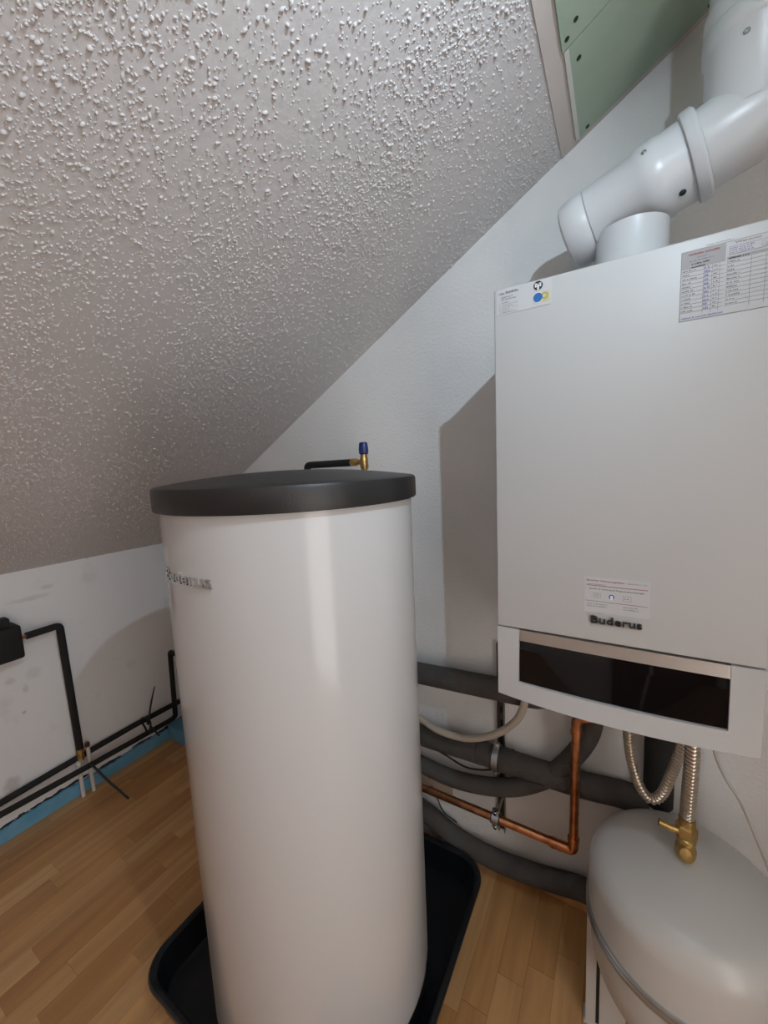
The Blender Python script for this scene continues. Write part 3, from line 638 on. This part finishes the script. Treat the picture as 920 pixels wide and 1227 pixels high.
# ================================================================== SAFETY VALVE behind the lid
sf = thing('safety_valve', 'brass safety valve with a blue cap showing above the black tank lid', 'valve', (1.29, -.12, 1.33))
MB().lathe([(0, -.03), (.009, -.03), (.009, .012), (.0125, .014), (.0135, .024), (.0135, .046), (.0115, .052), (.0115, .062), (0, .062)], (1.29, -.12, 1.335), n=20).build('valve_body', 'brass', sf, 30)
MB().lathe([(0, .060), (.0120, .060), (.0150, .064), (.0155, .078), (.0135, .094), (.0115, .098), (0, .099)], (1.29, -.12, 1.335), n=14).build('cap', 'blue', sf, 20)
MB().lathe([(0, 0), (.0085, 0), (.0085, .018), (.0115, .018), (.0125, .022), (.0125, .040), (.0105, .044), (0, .044)], (1.282, -.12, 1.372), (-1, 0, 0.0), 8).build('union_nut', 'brass', sf, 25)
MB().tube(fillet([(1.29, -.002, .76), (1.29, -.12, .76), (1.29, -.12, 1.31)], .03), .0085, 14).build('feed_pipe', 'copper', sf)
dp = MB().tube(fillet([(1.240, -.12, 1.3715), (1.052, -.12, 1.3700), (1.052, -.12, 1.30), (1.052, -.12, .475), (1.00, -.12, .468), (.055, -.118, .470), (.055, -.128, .126), (.055, -.16, .121), (.056, -.518, .133), (.058, -.80, .146), (.06, -1.4, .165)], .012, 4), .0118, 16)
single('drain_pipe', dp, 'foamblack', 'black insulated pipe running low along the left wall, the front one of two', 'pipe', (.056, -.5, .13))
up_ = MB().tube(fillet([(.018, -1.4, .163), (.018, -.79, .165), (.018, -.532, .172), (.018, -.30, .176), (.018, -.03, .168), (.9, -.03, .150)], .015, 5), .0125, 16)
single('heating_pipe', up_, 'foamblack', 'black insulated pipe running low along the left wall, the rear one of two', 'pipe', (.018, -.5, .17))

# ================================================================== LEFT WALL
vp = thing('riser_pipe', 'black insulated pipe bending down the left wall from the black box', 'pipe', (.036, -.53, .19))
MB().tube(fillet([(.050, -.648, .772), (.045, -.540, .772), (.036, -.531, .212)], .016, 6), .0135, 16).build('foam_sleeve', 'foamblack', vp)
MB().tube([(.052, -.672, .772), (.050, -.644, .772)], .007, 12).build('copper_stub', 'copper', vp)
MB().lathe([(0, 0), (.0135, 0), (.0135, .015), (.0105, .016), (.0105, .030), (.0160, .031), (.0160, .050), (0, .050)], (.036, -.531, .168), n=8).build('brass_fitting', 'brass', vp, 25)
MB().tube([(.012, -.531, .178), (.044, -.531, .178)], .0095, 12).build('brass_tee', 'brass', vp, 30)
ac = thing('valve_box', 'black insulated valve box on the left wall at the edge of the photo', 'valve box', (.06, -.72, .70))
MB().box((.002, -.80, .705), (.092, -.667, .832), .010, 3).build('shell', 'foamblack', ac)
MB().box((.022, -.735, .828), (.072, -.690, .862), .006, 2).build('knob', 'foamblack', ac)
def stub(y, x, z0, z1, capm, label, r=.0075):
    t = thing('pipe_stub', label, 'pipe stub', (x, y, z0)); MB().tube([(x, y, z0), (x, y, z1)], r, 14).build('tube', 'white', t)
    MB().lathe([(0, 0), (r+.0015, 0), (r+.002, .003), (r+.002, .014), (r, .018), (0, .018)], (x, y, z1-.002), n=14).build('end_cap', capm, t, 30)
stub(-.5035, .0368, .0, .212, 'redcap', 'white pipe stub with a dark red cap between the black pipes')
stub(-.541, .0335, .0, .150, 'white', 'short white pipe stub below the brass fitting on the left wall')
ct = thing('cable_tie', 'black cable tie looped round the two low pipes, its tail sticking up', 'cable tie', (.04, -.26, .17))
lp = []
for k in range(25):
    a = 2*PI*k/24; lp.append((.037+.036*math.cos(a), -.262+.006*math.sin(2*a), .156+.038*math.sin(a)))
MB().tube(lp, .0042, 8).build('loop', 'black', ct); MB().box((.060, -.272, .172), (.074, -.256, .19), .002).build('head', 'black', ct)
MB().tube(spline([(.066, -.262, .185), (.068, -.252, .235), (.066, -.236, .285), (.062, -.214, .338)], 6), [.0042]*12+[.0040-.0003*i for i in range(7)], 8).build('tail', 'black', ct)
MB().tube([(.072, -.262, .165), (.085, -.243, .120), (.090, -.235, .10)], .004, 8).build('strap_end', 'black', ct)
single('rod', MB().tube([(.0685, -.513, .148), (.15, -.486, .073), (.232, -.456, .0045)], [.0045, .0048, .0042], 10), 'black', 'thin black rod leaning from the low pipes onto the wood floor', 'rod', (.15, -.49, .0))

# ================================================================== LAMP (above the frame)
lm = thing('ceiling_lamp', 'small white spotlight on a short stem under the sloping ceiling', 'lamp', (LAMP.x, LAMP.y, LAMP.z))
_k = LAMP-LAMP_AIM.normalized()*.045; MB().tube([_k, (_k.x, _k.y, cz(_k.x)+.01)], .008, 12).build('stem', 'white', lm)
MB().lathe([(0, -.012), (.024, -.010), (.026, -.014), (.022, -.055), (.010, -.065), (0, -.066)], LAMP, LAMP_AIM, n=24).build('lamp_head', 'white', lm, 30)
def spot(nm, parent, aim, power, col, size, cone):
    ld = bpy.data.lights.new(nm, 'SPOT'); ld.energy = power; ld.color = col; ld.shadow_soft_size = size; ld.spot_size = math.radians(cone); ld.spot_blend = 1
    lo = bpy.data.objects.new(nm, ld); COL.objects.link(lo); lo.parent = parent; lo.rotation_euler = aim.to_track_quat('-Z', 'Y').to_euler()
spot('bulb', lm, LAMP_AIM, LAMP_POWER, LAMP_COL, .008, 142)
# fill lamp added out of view at the rear: warm light bounced off the ceiling
ul = thing('fill_uplighter', 'added fill lamp on a slim white pole, out of view, shining at the ceiling', 'lamp', (FILL_POS.x, FILL_POS.y, 0))
MB().lathe([(0, 0), (.13, 0), (.13, .012), (.02, .025), (0, .025)], (FILL_POS.x, FILL_POS.y, 0), n=32).build('base', 'white', ul, 30)
MB().tube([(FILL_POS.x, FILL_POS.y, .02), (FILL_POS.x, FILL_POS.y, 1.62)], .012, 14).build('pole', 'white', ul)
MB().lathe([(0, 1.60), (.03, 1.60), (.13, 1.69), (.15, 1.76), (.145, 1.76), (.125, 1.70), (.03, 1.615), (0, 1.615)], (FILL_POS.x, FILL_POS.y, 0), n=32).build('bowl_shade', 'white', ul)
lz = Vector((0, 0, 1)); spot('fill_light', ul, lz, FILL_POWER, FILL_COL, .04, 165); bpy.data.objects['fill_light'].location = (0, 0, FILL_POS.z)
